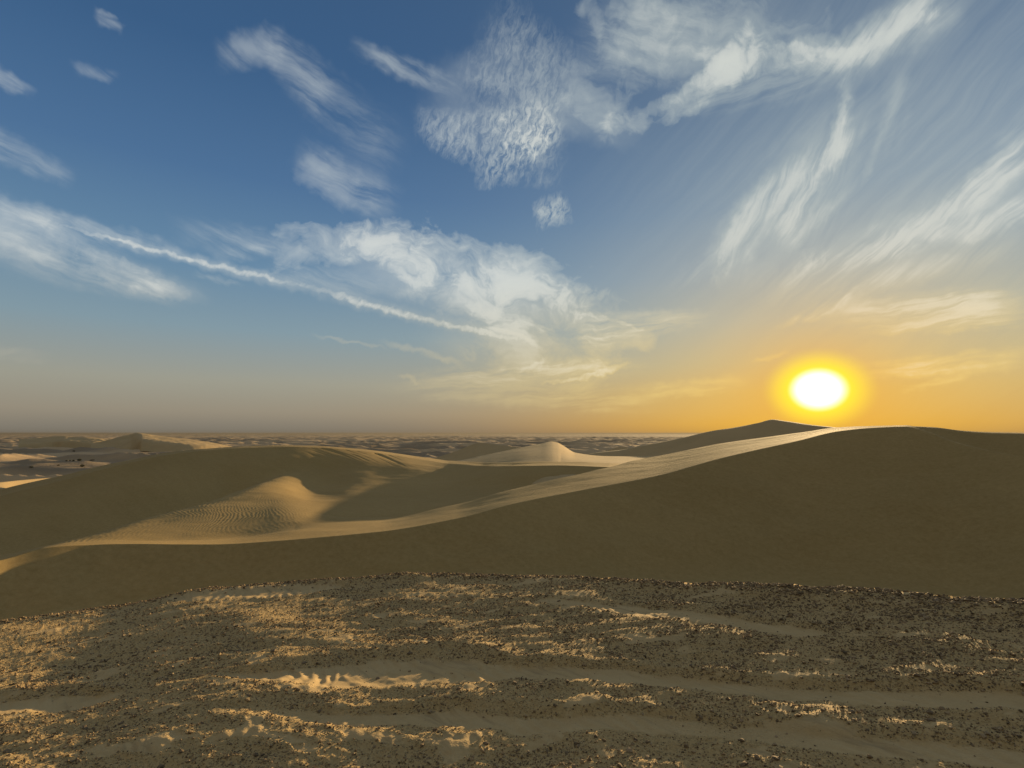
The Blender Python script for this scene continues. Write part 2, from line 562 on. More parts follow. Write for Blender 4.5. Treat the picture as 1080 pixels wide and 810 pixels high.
def loft(az, knots, rows, breaks, soft_knots=False):
    """knots: list of (r, z) arrays per column; rows: mesh rows per segment; breaks: knot indices with a sharp edge."""
    Rk = np.stack([k[0] for k in knots], -1)
    Zk = np.stack([k[1] for k in knots], -1)
    for k in range(1, Rk.shape[-1]):                    # radii must grow outwards
        Rk[:, k] = np.maximum(Rk[:, k], Rk[:, k - 1] + 0.15)
    cuts = [0] + list(breaks) + [Rk.shape[-1] - 1]
    Rs, Zs, Vs = [], [], []
    for c0, c1 in zip(cuts[:-1], cuts[1:]):
        X, Y = Rk[:, c0:c1 + 1], Zk[:, c0:c1 + 1]
        m = pchip_slopes(X, Y)
        if soft_knots:                                   # plain averaged slopes: no creases where a slope changes sign
            hh = np.diff(X, axis=-1); dd = np.diff(Y, axis=-1) / hh
            m[:, 1:-1] = (dd[:, :-1] * hh[:, 1:] + dd[:, 1:] * hh[:, :-1]) / (hh[:, 1:] + hh[:, :-1])
        for j in range(c1 - c0):
            n = rows[c0 + j]
            last = (c1 == Rk.shape[-1] - 1 and j == c1 - c0 - 1)
            t = np.linspace(0, 1, n + 1)
            t = t if last else t[:-1]
            t = t[:, None]
            x0, x1, y0, y1 = X[:, j], X[:, j + 1], Y[:, j], Y[:, j + 1]
            h = x1 - x0
            Rs.append(x0 + t * h)
            Zs.append((2 * t**3 - 3 * t**2 + 1) * y0 + (t**3 - 2 * t**2 + t) * h * m[:, j]
                      + (-2 * t**3 + 3 * t**2) * y1 + (t**3 - t**2) * h * m[:, j + 1])
            Vs.append(np.broadcast_to(t + c0 + j, Rs[-1].shape))
    return np.concatenate(Rs), np.concatenate(Zs), np.concatenate(Vs)


def polar_mesh(name, az, R_, Z_, mat, attrs=None):
    A = np.broadcast_to(az, R_.shape)
    v = np.stack([R_ * np.sin(A), R_ * np.cos(A), Z_], -1).reshape(-1, 3)
    return mesh_obj(name, v, grid_faces(*R_.shape), mat, True, attrs)


def px_of(az):
    return W0 / 2 + F * np.tan(np.clip(az, -1.3, 1.3))


# ---- desert plain: one sheet from under the camera out to the horizon
def plain_z(x, y):
    r = np.hypot(x, y)
    z = np.full_like(r, -11.5)
    amp = sstep(70, 190, r) * (1 - 0.55 * sstep(900, 3000, r))
    d = fbm(x * 0.011 + 3.1, y * 0.017, 4, 5)
    ridge = 1 - np.abs(fbm(x * 0.0085 + 9, y * 0.016 + 4, 3, 9))
    return z + amp * (1.2 * d + 3.0 * np.maximum(ridge - 0.72, 0) * 3.2 + 0.35 * fbm(x * 0.06, y * 0.09, 3, 31))


def build_plain():
    az = columns(True, 2.0)
    r = np.concatenate([np.linspace(0.5, 60, 24), np.geomspace(62, 1500, 260)[1:], np.geomspace(1500, 16000, 60)[1:]])
    R_ = np.broadcast_to(r[:, None], (len(r), len(az)))
    X, Y = R_ * np.sin(az), R_ * np.cos(az)
    Z = plain_z(X, Y)
    flat = sstep(-0.15, 0.45, fbm(X * 0.006 + 2, Y * 0.014 + 7, 4, 77))
    o = polar_mesh('desert_plain', az, R_, Z, M_PLAIN, {'flat': flat})
    return tag(o, 'wide tan desert plain of low sand and dark gravel flats reaching the horizon', 'plain', kind='structure')


build_plain()

# ---- the gravelly rise in front
EDGE = Curve([(-200, 690, 9.2), (0, 656, 9.4), (100, 642, 9.4), (200, 624, 9.2), (300, 613, 8.9), (400, 608, 8.5), (500, 606.5, 8.1),
              (620, 608, 7.5), (760, 614, 6.8), (900, 622, 6.45), (1080, 632, 6.3), (1280, 644, 6.3)])
Z_NEAR = -1.86


def rise_z(az, r):
    """the front rise without its small relief."""
    re, ze = EDGE.at(np.clip(az, -1.1, 1.1))
    return Z_NEAR + (ze - Z_NEAR) * np.clip(r / re, 0, 1) ** 1.25


def band(pts):
    a, r, w = [], [], []
    for px, py, hh in pts:
        rr = []
        for q in (py, py - hh, py + hh):
            az, s0 = ray(px, q)
            r_ = -2.0 / float(s0)
            for _ in range(12):
                r_ = float(rise_z(az, r_)) / float(s0)
            rr.append(r_)
        a.append(float(ray(px, py)[0])); r.append(rr[0]); w.append((rr[1] - rr[2]) / 2)
    return np.array(a), np.array(r), np.array(w)


BANDS = [
    (band([(215, 714, 1), (250, 713, 5), (300, 709, 11), (400, 704, 17), (480, 704, 18), (550, 707, 10), (690, 715, 9), (790, 725, 9),
           (890, 732, 10), (1080, 741, 11), (1250, 750, 12)]), 0.13),
    (band([(-150, 745, 12), (0, 739, 11), (75, 735, 9), (125, 729, 4), (150, 727, 0.6)]), 0.09),
    (band([(170, 757, .6), (220, 752, 4), (300, 750, 6), (370, 752, 8), (430, 752, 9), (500, 755, 12), (590, 760, 11), (690, 760, 10), (760, 766, 9),
           (860, 778, 12), (960, 788, 13), (1080, 800, 14), (1250, 812, 14)]), 0.12),
    (band([(630, 636, .5), (660, 639, 4), (700, 645, 6), (760, 652, 7), (830, 662, 7), (880, 669, 3), (900, 671, .5)]), 0.08),
    (band([(170, 633, .5), (200, 630, 4), (250, 625, 7), (300, 621, 7), (345, 617, 4), (365, 616, .5)]), 0.05),
    (band([(540, 634, .5), (580, 634, 3), (640, 640, 4), (700, 652, 3), (730, 656, .5)]), 0.05),
    (band([(430, 806, 1), (470, 800, 7), (540, 800, 8), (600, 806, 6), (640, 810, 1)]), 0.07),
]


def ground_parts(az, R_):
    """-> height, sand mask (1 = smooth sand) on the front rise."""
    A = np.broadcast_to(az, R_.shape)
    X, Y = R_ * np.sin(A), R_ * np.cos(A)
    re, ze = EDGE.at(np.clip(A, -1.1, 1.1))
    z = rise_z(A, R_)
    wob = 0.17 * fbm(X * 0.9, Y * 0.9, 3, 3) + 0.075 * fbm(X * 4, Y * 4, 3, 8)
    sand = np.zeros_like(R_)
    for (a, r, w), depth in BANDS:
        rc, hw = pchip(A, a, r), pchip(A, a, w)
        inside = ((A > a[0]) & (A < a[-1])).astype(float)
        d = (R_ + wob * np.clip(hw * 2, 0.1, 1) - rc) / np.maximum(hw, 0.02)
        m = sstep(0.85, 0.45, d) * sstep(-1.15, -0.75, d) * inside * sstep(0.04, 0.15, hw)
        sand = np.maximum(sand, m)
        # scooped floor: steep drop on the far side, gentle rise to the near side
        f = sstep(1.45, 0.35, d) * sstep(-1.8, 0.2, d) * inside * sstep(0.03, 0.2, hw)
        depth = depth * 0.40
        z = z - depth * f
        lip = np.exp(-((d - 1.5) / 0.5) ** 2) * inside * sstep(0.03, 0.2, hw)
        z = z + 0.30 * depth * lip
    # wind-cut lenses, stretched across the view and tilted like the rise's contours
    tilt = R_ - np.where(A < -0.1, -1.0 * (A + 0.1), 0.55 * (A + 0.1)) * 1.7
    l1 = fbm(A * 5.5, tilt * 2.4, 4, 21)
    l2 = fbm(A * 15, tilt * 5.5, 3, 44)
    lens = sstep(0.12, 0.5, l1 * 0.75 + l2 * 0.55)
    hollow = sstep(0.30, 0.62, l1 * 0.6 + l2 * 0.65)
    g = 1 - sand
    z = z + g * (0.020 * l1 + 0.012 * l2 - 0.009 * hollow)
    z = z + 0.05 * fbm(X * 0.55, Y * 0.55, 2, 91)
    # crumbly crust
    z = z + g * (1 - 0.7 * hollow) * (0.0055 * fbm(X * 9, Y * 9, 3, 61) + 0.0028 * perlin(X * 38, Y * 38, 71))
    sand = np.maximum(sand, 0.8 * hollow)
    # fine wind ripples in the sand pockets
    rip = np.sin((X * 62 + Y * 14) * 0.9 + 5 * fbm(X * 2.2, Y * 2.2, 2, 15)) * sstep(-0.3, 0.3, fbm(X * 1.2, Y * 1.6, 2, 19))
    z = z + sand * 0.006 * rip + sand * 0.008 * fbm(X * 3, Y * 6, 2, 27)
    # slanting wind streaks across the smooth strips
    z = z + sand * 0.006 * fbm((X * 0.75 + Y * 0.66) * 8, (Y * 0.75 - X * 0.66) * 1.3, 3, 29)
    # rim
    rim = np.exp(-((R_ - re + 0.22) / 0.2) ** 2)
    z = z + rim * (0.03 + 0.02 * fbm(A * 14, R_ * 1.5, 3, 33))
    return z, sand, X, Y


def ground_material():
    m, nt, b = principled('gravel_crust')
    tc = nt.nodes.new('ShaderNodeTexCoord').outputs['Object']
    sand = attr(nt, 'sand')
    n1 = noise(nt, tc, 2.2, 5, 0.65)
    n2 = noise(nt, tc, 60.0, 3, 0.75)
    n3 = noise(nt, tc, 16.0, 4, 0.7)
    vo = nt.nodes.new('ShaderNodeTexVoronoi')
    nt.links.new(tc, vo.inputs['Vector'])
    vo.inputs['Scale'].default_value = 55.0
    peb = NX(nt, vo.outputs['Distance'])
    sc = mix(nt, (n1 * 0.7 + n2 * 0.5).lin(0.4, 0.8), (0.42, 0.30, 0.138), (0.52, 0.38, 0.185))
    st1 = noise(nt, mapping(nt, tc, math.radians(-41), (9.0, 1.1, 1)), 1.0, 4, 0.65).smooth(0.52, 0.72)
    sc = mix(nt, st1 * 0.55, sc, (0.24, 0.175, 0.09))
    gc = mix(nt, (n3 * 0.7 + n2 * 0.6).lin(0.45, 0.85), (0.36, 0.252, 0.108), (0.50, 0.36, 0.165))
    nt.links.new(mix(nt, (sand + (n3 - 0.5) * 0.5).smooth(0.25, 0.75), gc, sc), b.inputs['Base Color'])
    g = (1.0 - sand).clamp()
    nrm = bump(nt, peb.smooth(0.6, 0.1) * g * n3.smooth(0.4, 0.6), 0.9, 0.012)
    nrm = bump(nt, n2 * g.lin(0, 1, 0.25, 1), 0.6, 0.008, nrm)
    nt.links.new(nrm, b.inputs['Normal'])
    return m


def build_ground():
    az = columns(True, 0.9)
    re, ze = EDGE.at(np.clip(az, -1.1, 1.1))
    near = 1.0 / np.linspace(1 / 1.6, 1 / 8.4, 420)            # even rows in the picture
    near = near / 8.4
    far = [1.0, 1.012, 1.03, 1.06, 1.10, 1.2, 1.4]
    fr = np.concatenate([[0.02, 0.08, 0.13], near[near < 0.999], far])
    R_ = fr[:, None] * re[None, :]
    z, sand, X, Y = ground_parts(az, np.minimum(R_, re * 1.01))
    over = np.maximum(fr[:, None] - 1.0, 0) * re
    z = z - 0.62 * over - 0.12 * sstep(0, 0.05, over)
    sand = np.maximum(sand, sstep(1.0, 1.05, fr)[:, None] * np.ones_like(R_))
    o = polar_mesh('gravel_ground', az, R_, z, ground_material(), {'sand': sand})
    return tag(o, 'crusted sandy rise strewn with dark gravel and smooth wind-blown sand strips', 'ground', kind='structure')


build_ground()

# ---- the two near dunes and the rippled hollow between them
CREST_N = Curve([(-220, 625, 12.6), (-80, 606, 14.3), (0, 591, 15.35), (50, 577.5, 15.8), (100, 574.5, 15.9), (145, 573.7, 15.8), (190, 574.2, 15.6), (250, 573.5, 15.4),
                 (320, 568.5, 15.2), (400, 561, 15.4), (480, 547.5, 16.4), (540, 532, 17.6), (615, 517, 19.4), (690, 503, 21.6),
                 (765, 482.5, 24.2), (840, 465.5, 27.4), (885, 454.8, 28.8), (920, 451.3, 29.2), (955, 450, 29.4), (982, 457, 29), (1003, 465, 28.2), (1033, 473, 27.2),
                 (1080, 482, 26), (1180, 505, 24), (1300, 520, 23)])
TOP_N = Curve([(-220, 615, 17), (-80, 598, 19), (0, 587, 21.5), (60, 574.3, 22.4), (100, 570.5, 22.8), (145, 568.5, 23.2), (200, 566.5, 23.2), (250, 563.5, 23.2), (320, 552.5, 24.0),
               (400, 547.5, 24.2), (480, 532.5, 24.5), (540, 516, 27), (600, 502.4, 28.5), (640, 493.3, 32), (690, 481.5, 42), (765, 467, 47), (840, 456.8, 46.5),
               (885, 450.8, 42), (920, 449.4, 38.5), (955, 448.7, 37), (982, 456.2, 35), (1003, 464.6, 33.5), (1033, 473, 32.2), (1080, 484, 31), (1180, 508, 28), (1300, 522, 27)])
BASE_M = Curve([(-220, 604, 21), (0, 586, 23), (60, 573.6, 24.6), (100, 563.5, 25.8), (140, 552, 27.5), (180, 541, 29.8), (220, 530, 32.5), (250, 519, 36.5), (280, 508, 42), (310, 501, 46), (345, 498.5, 48),
                (375, 500.5, 46.5), (400, 504, 45.5), (430, 511, 42), (460, 518, 38.5), (520, 520, 34), (600, 512, 33.5), (700, 505, 32), (900, 500, 32), (1300, 500, 32)])
CREST_M = Curve([(-220, 570, 52), (-80, 546, 50), (0, 523.5, 48.5), (72, 505, 48.5), (104, 496, 49), (138.5, 488, 49.5), (176, 479.8, 50.2), (220, 475, 51.2), (268, 472.2, 52), (302, 471.4, 52.6),
                 (340, 472.4, 53.8), (380, 475.6, 55.6), (421, 481, 57.5), (450, 485.5, 57.5), (474, 489, 55.5), (500, 491, 50.5), (522, 491.8, 45), (560, 491.3, 39.5), (600, 491.2, 38),
                 (640, 492.7, 37.5), (695, 496, 36), (780, 500, 36), (900, 505, 36), (1300, 530, 36)])


def lower(curve_rz, az, a0, a1, dz):
    """let a dune sink into the plain towards its ends (outside the frame)."""
    r, z = curve_rz
    return r, z - dz * sstep(a0, a1, np.abs(az))


def ripples(X, Y, m):
    q = X * 0.866 + Y * 0.5 + 0.9 * fbm(X * 0.16, Y * 0.10, 2, 41) + 0.10 * fbm(X * 1.3, Y * 0.8, 3, 43)
    return 0.0028 * m * np.sin(q * (2 * math.pi / 0.16)) * (0.35 + 0.65 * sstep(-0.35, 0.25, fbm(X * 0.3, Y * 0.22, 2, 47)))


def build_near_dunes():
    az = columns(False, 0.8)
    px = px_of(az)
    re, ze = EDGE.at(np.clip(az, -1.1, 1.1))
    rc, zc = CREST_N.at(az)
    rt, zt = TOP_N.at(az)
    rb, zb = BASE_M.at(az)
    rm, zm = CREST_M.at(az)
    # trough before the front dune: just under the line of sight across the gravel's edge
    st = ze / re
    k = pchip(px, [-300, 0, 145, 320, 540, 765, 955, 1080, 1300], [.42, .42, .42, .40, .36, .38, .38, .38, .33])
    r1 = rc * (k - zc / rc) / (k - st)
    r1 = np.clip(r1, re * 1.2, rc * 0.93)
    z1 = st * r1 - 0.04
    kn0 = (re * 1.02, ze - 0.9)
    kn1 = (r1, z1)
    # rest of the front face: a knot a bit above the trough, concave foot
    rf = r1 + 0.35 * (rc - r1)
    zf = z1 + 0.28 * (zc - z1)
    crest = (rc, zc)
    mid = (0.55 * rc + 0.45 * rt, 0.55 * zc + 0.45 * zt - 0.02 * sstep(450, 600, px))
    top = (rt, zt)
    # beyond the lit back: floor of the hollow (left) or a hidden drop (right)
    hid = sstep(292, 380, px)
    rl = rt + pchip(px, [-300, 60, 200, 300, 420, 560, 640, 760, 1300], [.6, .9, 3, 4, 3, 2.5, 2, 5, 6])
    s_floor = zt / rt
    z_left = zt + (zb - zt) * (rl - rt) / (rb - rt)
    z_right = np.maximum(s_floor * rl - 0.12, -4.1) - 2.2 * sstep(480, 760, px)
    zl = z_left * (1 - hid) + z_right * hid
    floor = (rl, zl)
    zb = zb + (np.minimum(zb, -4.2) - zb) * sstep(520, 720, px)
    def soft(a, w=30):
        kk_ = np.hanning(2 * w + 3); kk_ /= kk_.sum()
        return np.convolve(np.pad(a, w + 1, mode='edge'), kk_, 'valid')
    rb, zb = soft(rb), soft(zb)
    # the front dune's back hides the far end: keep the runs in order there
    r_, q = np.maximum(rb, rl + 0.6), zb / rb
    rb, zb = r_, q * r_
    r_, q = np.maximum(rm, rb + 2.5), zm / rm
    rm, zm = r_, q * r_
    wv = sstep(335, 235, px)                          # the arm of the hollow falls away behind its left edge
    rv = rb + (0.22 + 0.30 * wv) * (rm - rb)
    zv = wv * (zb / rb * rv - 0.12) + (1 - wv) * (zb + 0.17 * (zm - zb))
    valley = (rv, zv)
    face = (rv + 0.42 * (rm - rv), zv + 0.50 * (zm - zv))
    # a sunlit lip just behind the crest, then the long back slope
    lip = (rm + 3.6, (zm / rm + 0.0026) * (rm + 3.6))
    b1 = (rm + 12, zm - 0.6)
    b2 = (rm + 24, zm - 6.5)
    # front dune
    R1, Z1, V1 = loft(az, [kn0, kn1, (rf, zf), crest, mid, top, floor], [8, 34, 46, 26, 30, 70], [3])
    fade = lambda Z, a0=0.92, a1=1.2: Z - 3.5 * sstep(a0, a1, np.abs(az))[None, :]
    X, Y = R1 * np.sin(az), R1 * np.cos(az)
    rip = sstep(4.6, 5.6, V1) * sstep(420, 300, px)[None, :] * sstep(20, 110, px)[None, :]
    und = 0.09 * fbm(X * 0.16, Y * 0.22, 3, 87) * sstep(0.8, 1.6, V1) * sstep(3, 2.4, V1)
    und = und + 0.016 * fbm(X * 0.35, Y * 0.35, 3, 7) * sstep(0, 1, V1) * np.clip(np.abs(V1 - 3) * 2, 0, 1)
    o = polar_mesh('sand_dune', az, R1, fade(Z1 + und + ripples(X, Y, rip)), M_SAND, {'ripple': rip})
    tag(o, 'long shaded dune behind the gravel, its S-curved crest topped by a pale lit band', 'sand dune', kind='structure')
    # middle dune, starting on the same floor row
    fl = (R1[-1] - 0.02, Z1[-1] - 0.01)
    dz = (fl[1] - Z1[-2]) / (fl[0] - R1[-2])
    R2, Z2, V2 = loft(az, [fl, (rb, zb), valley, face, (rm, zm), lip, b1, b2], [150, 26, 34, 50, 10, 14, 12], [4], True)
    V2 = np.where(V2 > 1, np.maximum(V2 - 1, 1 + 0.001 * V2), V2)
    X, Y = R2 * np.sin(az), R2 * np.cos(az)
    rip = sstep(1.25, 0.8, V2) * sstep(400, 320, px)[None, :] * sstep(20, 110, px)[None, :]
    stk = sstep(310, 335, px) * sstep(440, 395, px)
    pv = px[None, :] - (3 - V2) * 34
    lines = sstep(0.25, 0.75, perlin(pv * 0.11, V2 * 0.5, 51)) + 0.6 * sstep(0.1, 0.7, perlin(pv * 0.27, V2 * 0.7, 52))
    Z2 = Z2 + ripples(X, Y, rip)
    Z2 = Z2 - 0.09 * lines * stk[None, :] * sstep(1.7, 2.3, V2) * sstep(3.0, 2.93, V2)
    Z2 = Z2 + 0.03 * fbm(X * 0.3, Y * 0.3, 3, 17) * sstep(0, 0.4, V2) * np.clip(np.abs(V2 - 3) * 2, 0, 1)
    o = polar_mesh('sand_dune', az, R2, fade(Z2), M_SAND, {'ripple': rip})
    tag(o, 'broad rounded dune with a dark concave face and a sunlit rippled hollow before it', 'sand dune', kind='structure')
    return (az, R1, Z1), (az, R2, Z2)


near = build_near_dunes()


# ---- dunes further off: crest line, front foot and back foot
def far_dune(label, crest, front, back, mat=M_FAR, rows=(40, 40), noise_amp=0.05, drop=1.0, step=1.0, curve=0.0, foot=None, lip=0.0):
    """crest: photo points with distance; front / back: [(px, run, fall)] from the crest towards / away from the camera."""
    C = Curve(crest)
    n = max(int((crest[-1][0] - crest[0][0]) / step), 24)
    az = np.linspace(C.a[0], C.a[-1], n)
    px = px_of(az)
    rc, zc = C.at(az)
    f = np.array(front, float); b = np.array(back, float)
    fr, ff = pchip(px, f[:, 0], f[:, 1]), pchip(px, f[:, 0], f[:, 2])
    br, bf = pchip(px, b[:, 0], b[:, 1]), pchip(px, b[:, 0], b[:, 2])
    if foot:                                            # foot resting against a nearer crest
        rf_, zf_ = foot.at(az)
        fr = rc - rf_ - 2.0
        ff = zc - (zf_ / rf_ * (rf_ + 2.0) - 0.15)
    wk = max(n // 14, 3)
    ker = np.hanning(2 * wk + 1); ker /= ker.sum()
    zs = np.convolve(np.pad(zc, wk, mode='edge'), ker, 'valid')
    kn = [(rc - fr * 1.25, zs - ff - drop), (rc - fr, (zc if foot else zs) - ff), (rc - fr * 0.5, 0.9 * zc + 0.1 * zs - ff * (0.5 + curve)), (rc, zc),
          (rc + 0.22 * br, (zc / rc + lip) * (rc + 0.22 * br)) if lip else (rc + 0.2 * br, zc - 0.1 * bf),
          (rc + br * 0.5, zc - bf * 0.4), (rc + br, zc - bf - drop)]
    R_, Z_, V_ = loft(az, kn, [6, rows[0] // 2, rows[0] // 2, 8, rows[1] // 2, rows[1] // 2], [3])
    X, Y = R_ * np.sin(az), R_ * np.cos(az)
    Z_ = Z_ + noise_amp * fbm(X * 0.12, Y * 0.12, 3, 13) * np.clip(np.abs(V_ - 3) * 2, 0, 1)
    o = polar_mesh('sand_dune', az, R_, Z_, mat, {'ripple': np.zeros_like(R_)})
    return tag(o, label, 'sand dune', kind='structure')


far_dune('dark smooth dune shoulder on the skyline at the far right under the sun glow',
         [(915, 454, 42), (955, 450.1, 42.5), (982, 451, 43), (1013, 454.8, 43.5), (1045, 456.8, 44), (1080, 457.5, 44), (1180, 461, 43), (1400, 500, 42)],
         [(915, 3, 1.0), (960, 5, 1.4), (1080, 9, 3.8), (1400, 7, 3)], [(915, 6, 2.0), (1400, 14, 5.0)], M_SAND, (30, 24), 0.03, 1.5, 1.0, 0.0, None, 0.0010)
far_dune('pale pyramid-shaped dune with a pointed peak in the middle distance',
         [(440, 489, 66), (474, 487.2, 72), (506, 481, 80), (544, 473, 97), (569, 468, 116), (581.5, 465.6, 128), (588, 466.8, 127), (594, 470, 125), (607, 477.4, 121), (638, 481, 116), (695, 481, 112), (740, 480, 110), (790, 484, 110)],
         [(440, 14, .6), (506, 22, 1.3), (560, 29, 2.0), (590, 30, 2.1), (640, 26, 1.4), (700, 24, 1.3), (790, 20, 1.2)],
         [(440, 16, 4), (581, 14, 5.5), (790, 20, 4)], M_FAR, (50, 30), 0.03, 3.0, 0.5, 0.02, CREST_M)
far_dune('dark ridge-backed dune just left behind the pale pyramid dune',
         [(440, 488, 168), (455, 484, 170), (480, 476, 173), (497, 469.3, 174), (506, 466.8, 174), (522, 468.6, 171), (547, 471.5, 168), (575, 474, 166), (600, 480, 165)],
         [(440, 8, 1.4), (506, 17, 6.2), (600, 11, 2.8)], [(440, 14, 5), (506, 34, 9), (600, 28, 7)], M_FAR, (30, 24), 0.06, 5.0, 0.5)
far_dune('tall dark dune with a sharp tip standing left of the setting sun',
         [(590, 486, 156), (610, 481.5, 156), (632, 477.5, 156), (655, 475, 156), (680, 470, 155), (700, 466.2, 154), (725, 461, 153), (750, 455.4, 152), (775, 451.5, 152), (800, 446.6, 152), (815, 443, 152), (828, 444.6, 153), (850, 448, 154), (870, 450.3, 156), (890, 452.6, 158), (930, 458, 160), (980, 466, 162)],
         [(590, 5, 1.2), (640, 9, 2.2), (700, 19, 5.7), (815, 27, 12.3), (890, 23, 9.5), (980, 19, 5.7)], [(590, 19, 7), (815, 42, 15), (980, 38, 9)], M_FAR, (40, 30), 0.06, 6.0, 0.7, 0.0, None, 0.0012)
far_dune('tiny rounded dune hump at the left foot of the tall dark dune',
         [(632, 477, 200), (644, 474, 200), (650, 471.8, 200), (655, 471, 200), (664, 472.2, 198), (680, 474.5, 196), (700, 478, 195)],
         [(632, 7, 2), (655, 11, 4), (700, 9, 2)], [(632, 18, 7), (700, 25, 7)], M_FAR, (20, 16), 0.04, 6.0, 0.5)
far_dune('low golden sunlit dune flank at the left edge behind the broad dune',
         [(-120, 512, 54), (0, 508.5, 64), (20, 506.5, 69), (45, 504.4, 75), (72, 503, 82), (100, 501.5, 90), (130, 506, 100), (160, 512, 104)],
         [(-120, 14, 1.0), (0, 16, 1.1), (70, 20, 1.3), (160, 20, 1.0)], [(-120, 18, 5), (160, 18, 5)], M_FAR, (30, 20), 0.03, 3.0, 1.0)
far_dune('distant peaked dune rising alone on the horizon at left, its right flank sunlit',
         [(96, 468, 430), (112, 464.5, 432), (125, 461, 434), (138, 458.0, 436), (144, 456.4, 436), (150, 457, 434), (165, 459.2, 428), (185, 461.6, 420), (205, 464, 415), (225, 467, 412), (250, 472, 410)],
         [(96, 18, 4), (140, 46, 9), (152, 60, 4), (190, 60, 2.5), (250, 40, 1.2)], [(96, 60, 9), (144, 80, 14), (225, 60, 9)], M_FAR, (30, 20), 0.3, 6.0, 0.5)
far_dune('flat-topped pale dune on the horizon near the left edge',
         [(20, 463, 560), (44, 461.5, 560), (56, 460.2, 560), (66, 459.8, 555), (78, 460.6, 550), (92, 461, 545), (110, 462.6, 540), (130, 464.6, 535)],
         [(20, 30, 4), (130, 30, 4)], [(20, 60, 9), (130, 60, 9)], M_FAR, (20, 14), 0.4, 5.0, 0.6)


# ------------------------------------------------------------------ gravel and stones
def stone_material(name, c0, c1):
    m, nt, b = principled(name)
    b.inputs['Roughness'].default_value = 0.85
    b.inputs['Specular IOR Level'].default_value = 0.12
    geo = nt.nodes.new('ShaderNodeNewGeometry')
    tc = nt.nodes.new('ShaderNodeTexCoord').outputs['Object']
    f = (NX(nt, geo.outputs['Random Per Island']) * 0.7 + noise(nt, tc, 45.0, 3, 0.6) * 0.5).lin(0.15, 0.95)
    nt.links.new(mix(nt, f, c0, c1), b.inputs['Base Color'])
    nt.links.new(bump(nt, noise(nt, tc, 160.0, 3, 0.6), 0.5, 0.004), b.inputs['Normal'])
    return m


M_GRAVEL = stone_material('gravel_stone', (0.08, 0.06, 0.037), (0.36, 0.262, 0.145))
M_STONE = stone_material('dark_stone', (0.07, 0.054, 0.037), (0.22, 0.165, 0.10))


def ico(sub):
    import bmesh
    bm = bmesh.new()
    bmesh.ops.create_icosphere(bm, subdivisions=sub, radius=1.0)
    v = np.array([x.co[:] for x in bm.verts]); f = np.array([[x.index for x in p.verts] for p in bm.faces])
    bm.free()
    return v, f


OCT_V = np.array([[1, 0, 0], [-1, 0, 0], [0, 1, 0], [0, -1, 0], [0, 0, 1], [0, 0, -1]], float)
OCT_F = np.array([[0, 2, 4], [2, 1, 4], [1, 3, 4], [3, 0, 4], [2, 0, 5], [1, 2, 5], [3, 1, 5], [0, 3, 5]])
ICO_V, ICO_F = ico(1)


def stone_cloud(n, base_v, base_f, size, x, y, z):
    nv = len(base_v)
    v = base_v[None] * (1 + rng.uniform(-0.34, 0.34, (n, nv, 1))) + rng.uniform(-0.15, 0.15, (n, nv, 3))
    v = v * rng.uniform(0.65, 1.3, (n, 1, 3)) * np.array([1, 1, 0.72])
    v = v * size[:, None, None]
    a = rng.uniform(0, 2 * math.pi, n); c, s_ = np.cos(a)[:, None], np.sin(a)[:, None]
    b = rng.normal(0, 0.35, n); cb, sb = np.cos(b)[:, None], np.sin(b)[:, None]
    y1, z1 = v[..., 1] * cb - v[..., 2] * sb, v[..., 1] * sb + v[..., 2] * cb
    X, Y = v[..., 0] * c - y1 * s_, v[..., 0] * s_ + y1 * c
    V = np.stack([X + x[:, None], Y + y[:, None], z1 + (z + size * 0.25)[:, None]], -1)
    Fc = base_f[None] + (np.arange(n) * nv)[:, None, None]
    return V.reshape(-1, 3), Fc.reshape(-1, 3)


def scatter(n, rmin, rmax, azmax, power=1.0, sandmax=0.35, clump=True):
    """points on the gravelly parts of the rise."""
    m = int(n * 4)
    az = rng.uniform(-azmax, azmax, m)
    r = rmin * (rmax / rmin) ** (rng.uniform(0, 1, m) ** power)
    re, _ = EDGE.at(np.clip(az, -1.1, 1.1))
    r = np.where(r < re, r, re * rng.uniform(0.4, 1, m) ** 0.5)
    z, sand, X, Y = ground_parts(az, r)
    p = sstep(sandmax + 0.3, sandmax - 0.15, sand)
    if clump:
        p = p * (0.38 + 0.62 * sstep(-0.25, 0.35, fbm(X * 1.6, Y * 2.6, 3, 123)))
    p = np.maximum(p, 0.012)
    keep = np.nonzero(rng.uniform(0, 1, m) < p)[0][:n]
    return X[keep], Y[keep], z[keep], r[keep]


def build_gravel():
    x, y, z, r = scatter(150000, 2.2, 9.3, 1.45, 0.85)
    sz = (0.0028 + 0.0062 * rng.power(0.45, len(x))) * np.clip(r / 4.5, 0.85, 1.35)
    V1, F1 = stone_cloud(len(x), OCT_V, OCT_F, sz, x, y, z)
    x, y, z, r = scatter(13500, 2.2, 9.3, 1.45, 0.9)
    sz = (0.006 + 0.010 * rng.power(0.4, len(x))) * np.clip(r / 5, 0.9, 1.2)
    V2, F2 = stone_cloud(len(x), ICO_V, ICO_F, sz, x, y, z)
    # thick along the rim
    n = 7000
    az = rng.uniform(-1.4, 1.4, n)
    re, _ = EDGE.at(np.clip(az, -1.1, 1.1))
    r = re - np.abs(rng.normal(0.06, 0.13, n))
    z, sand, X, Y = ground_parts(az, r)
    V3, F3 = stone_cloud(n, ICO_V, ICO_F, 0.007 + 0.013 * rng.power(0.6, n), X, Y, z)
    V = np.concatenate([V1, V2, V3])
    Fc = np.concatenate([F1, F2 + len(V1), F3 + len(V1) + len(V2)])
    o = mesh_obj('gravel', V, Fc, M_GRAVEL, False)
    return tag(o, 'countless small dark brown pebbles scattered over the sandy crust', 'gravel', kind='stuff')


build_gravel()


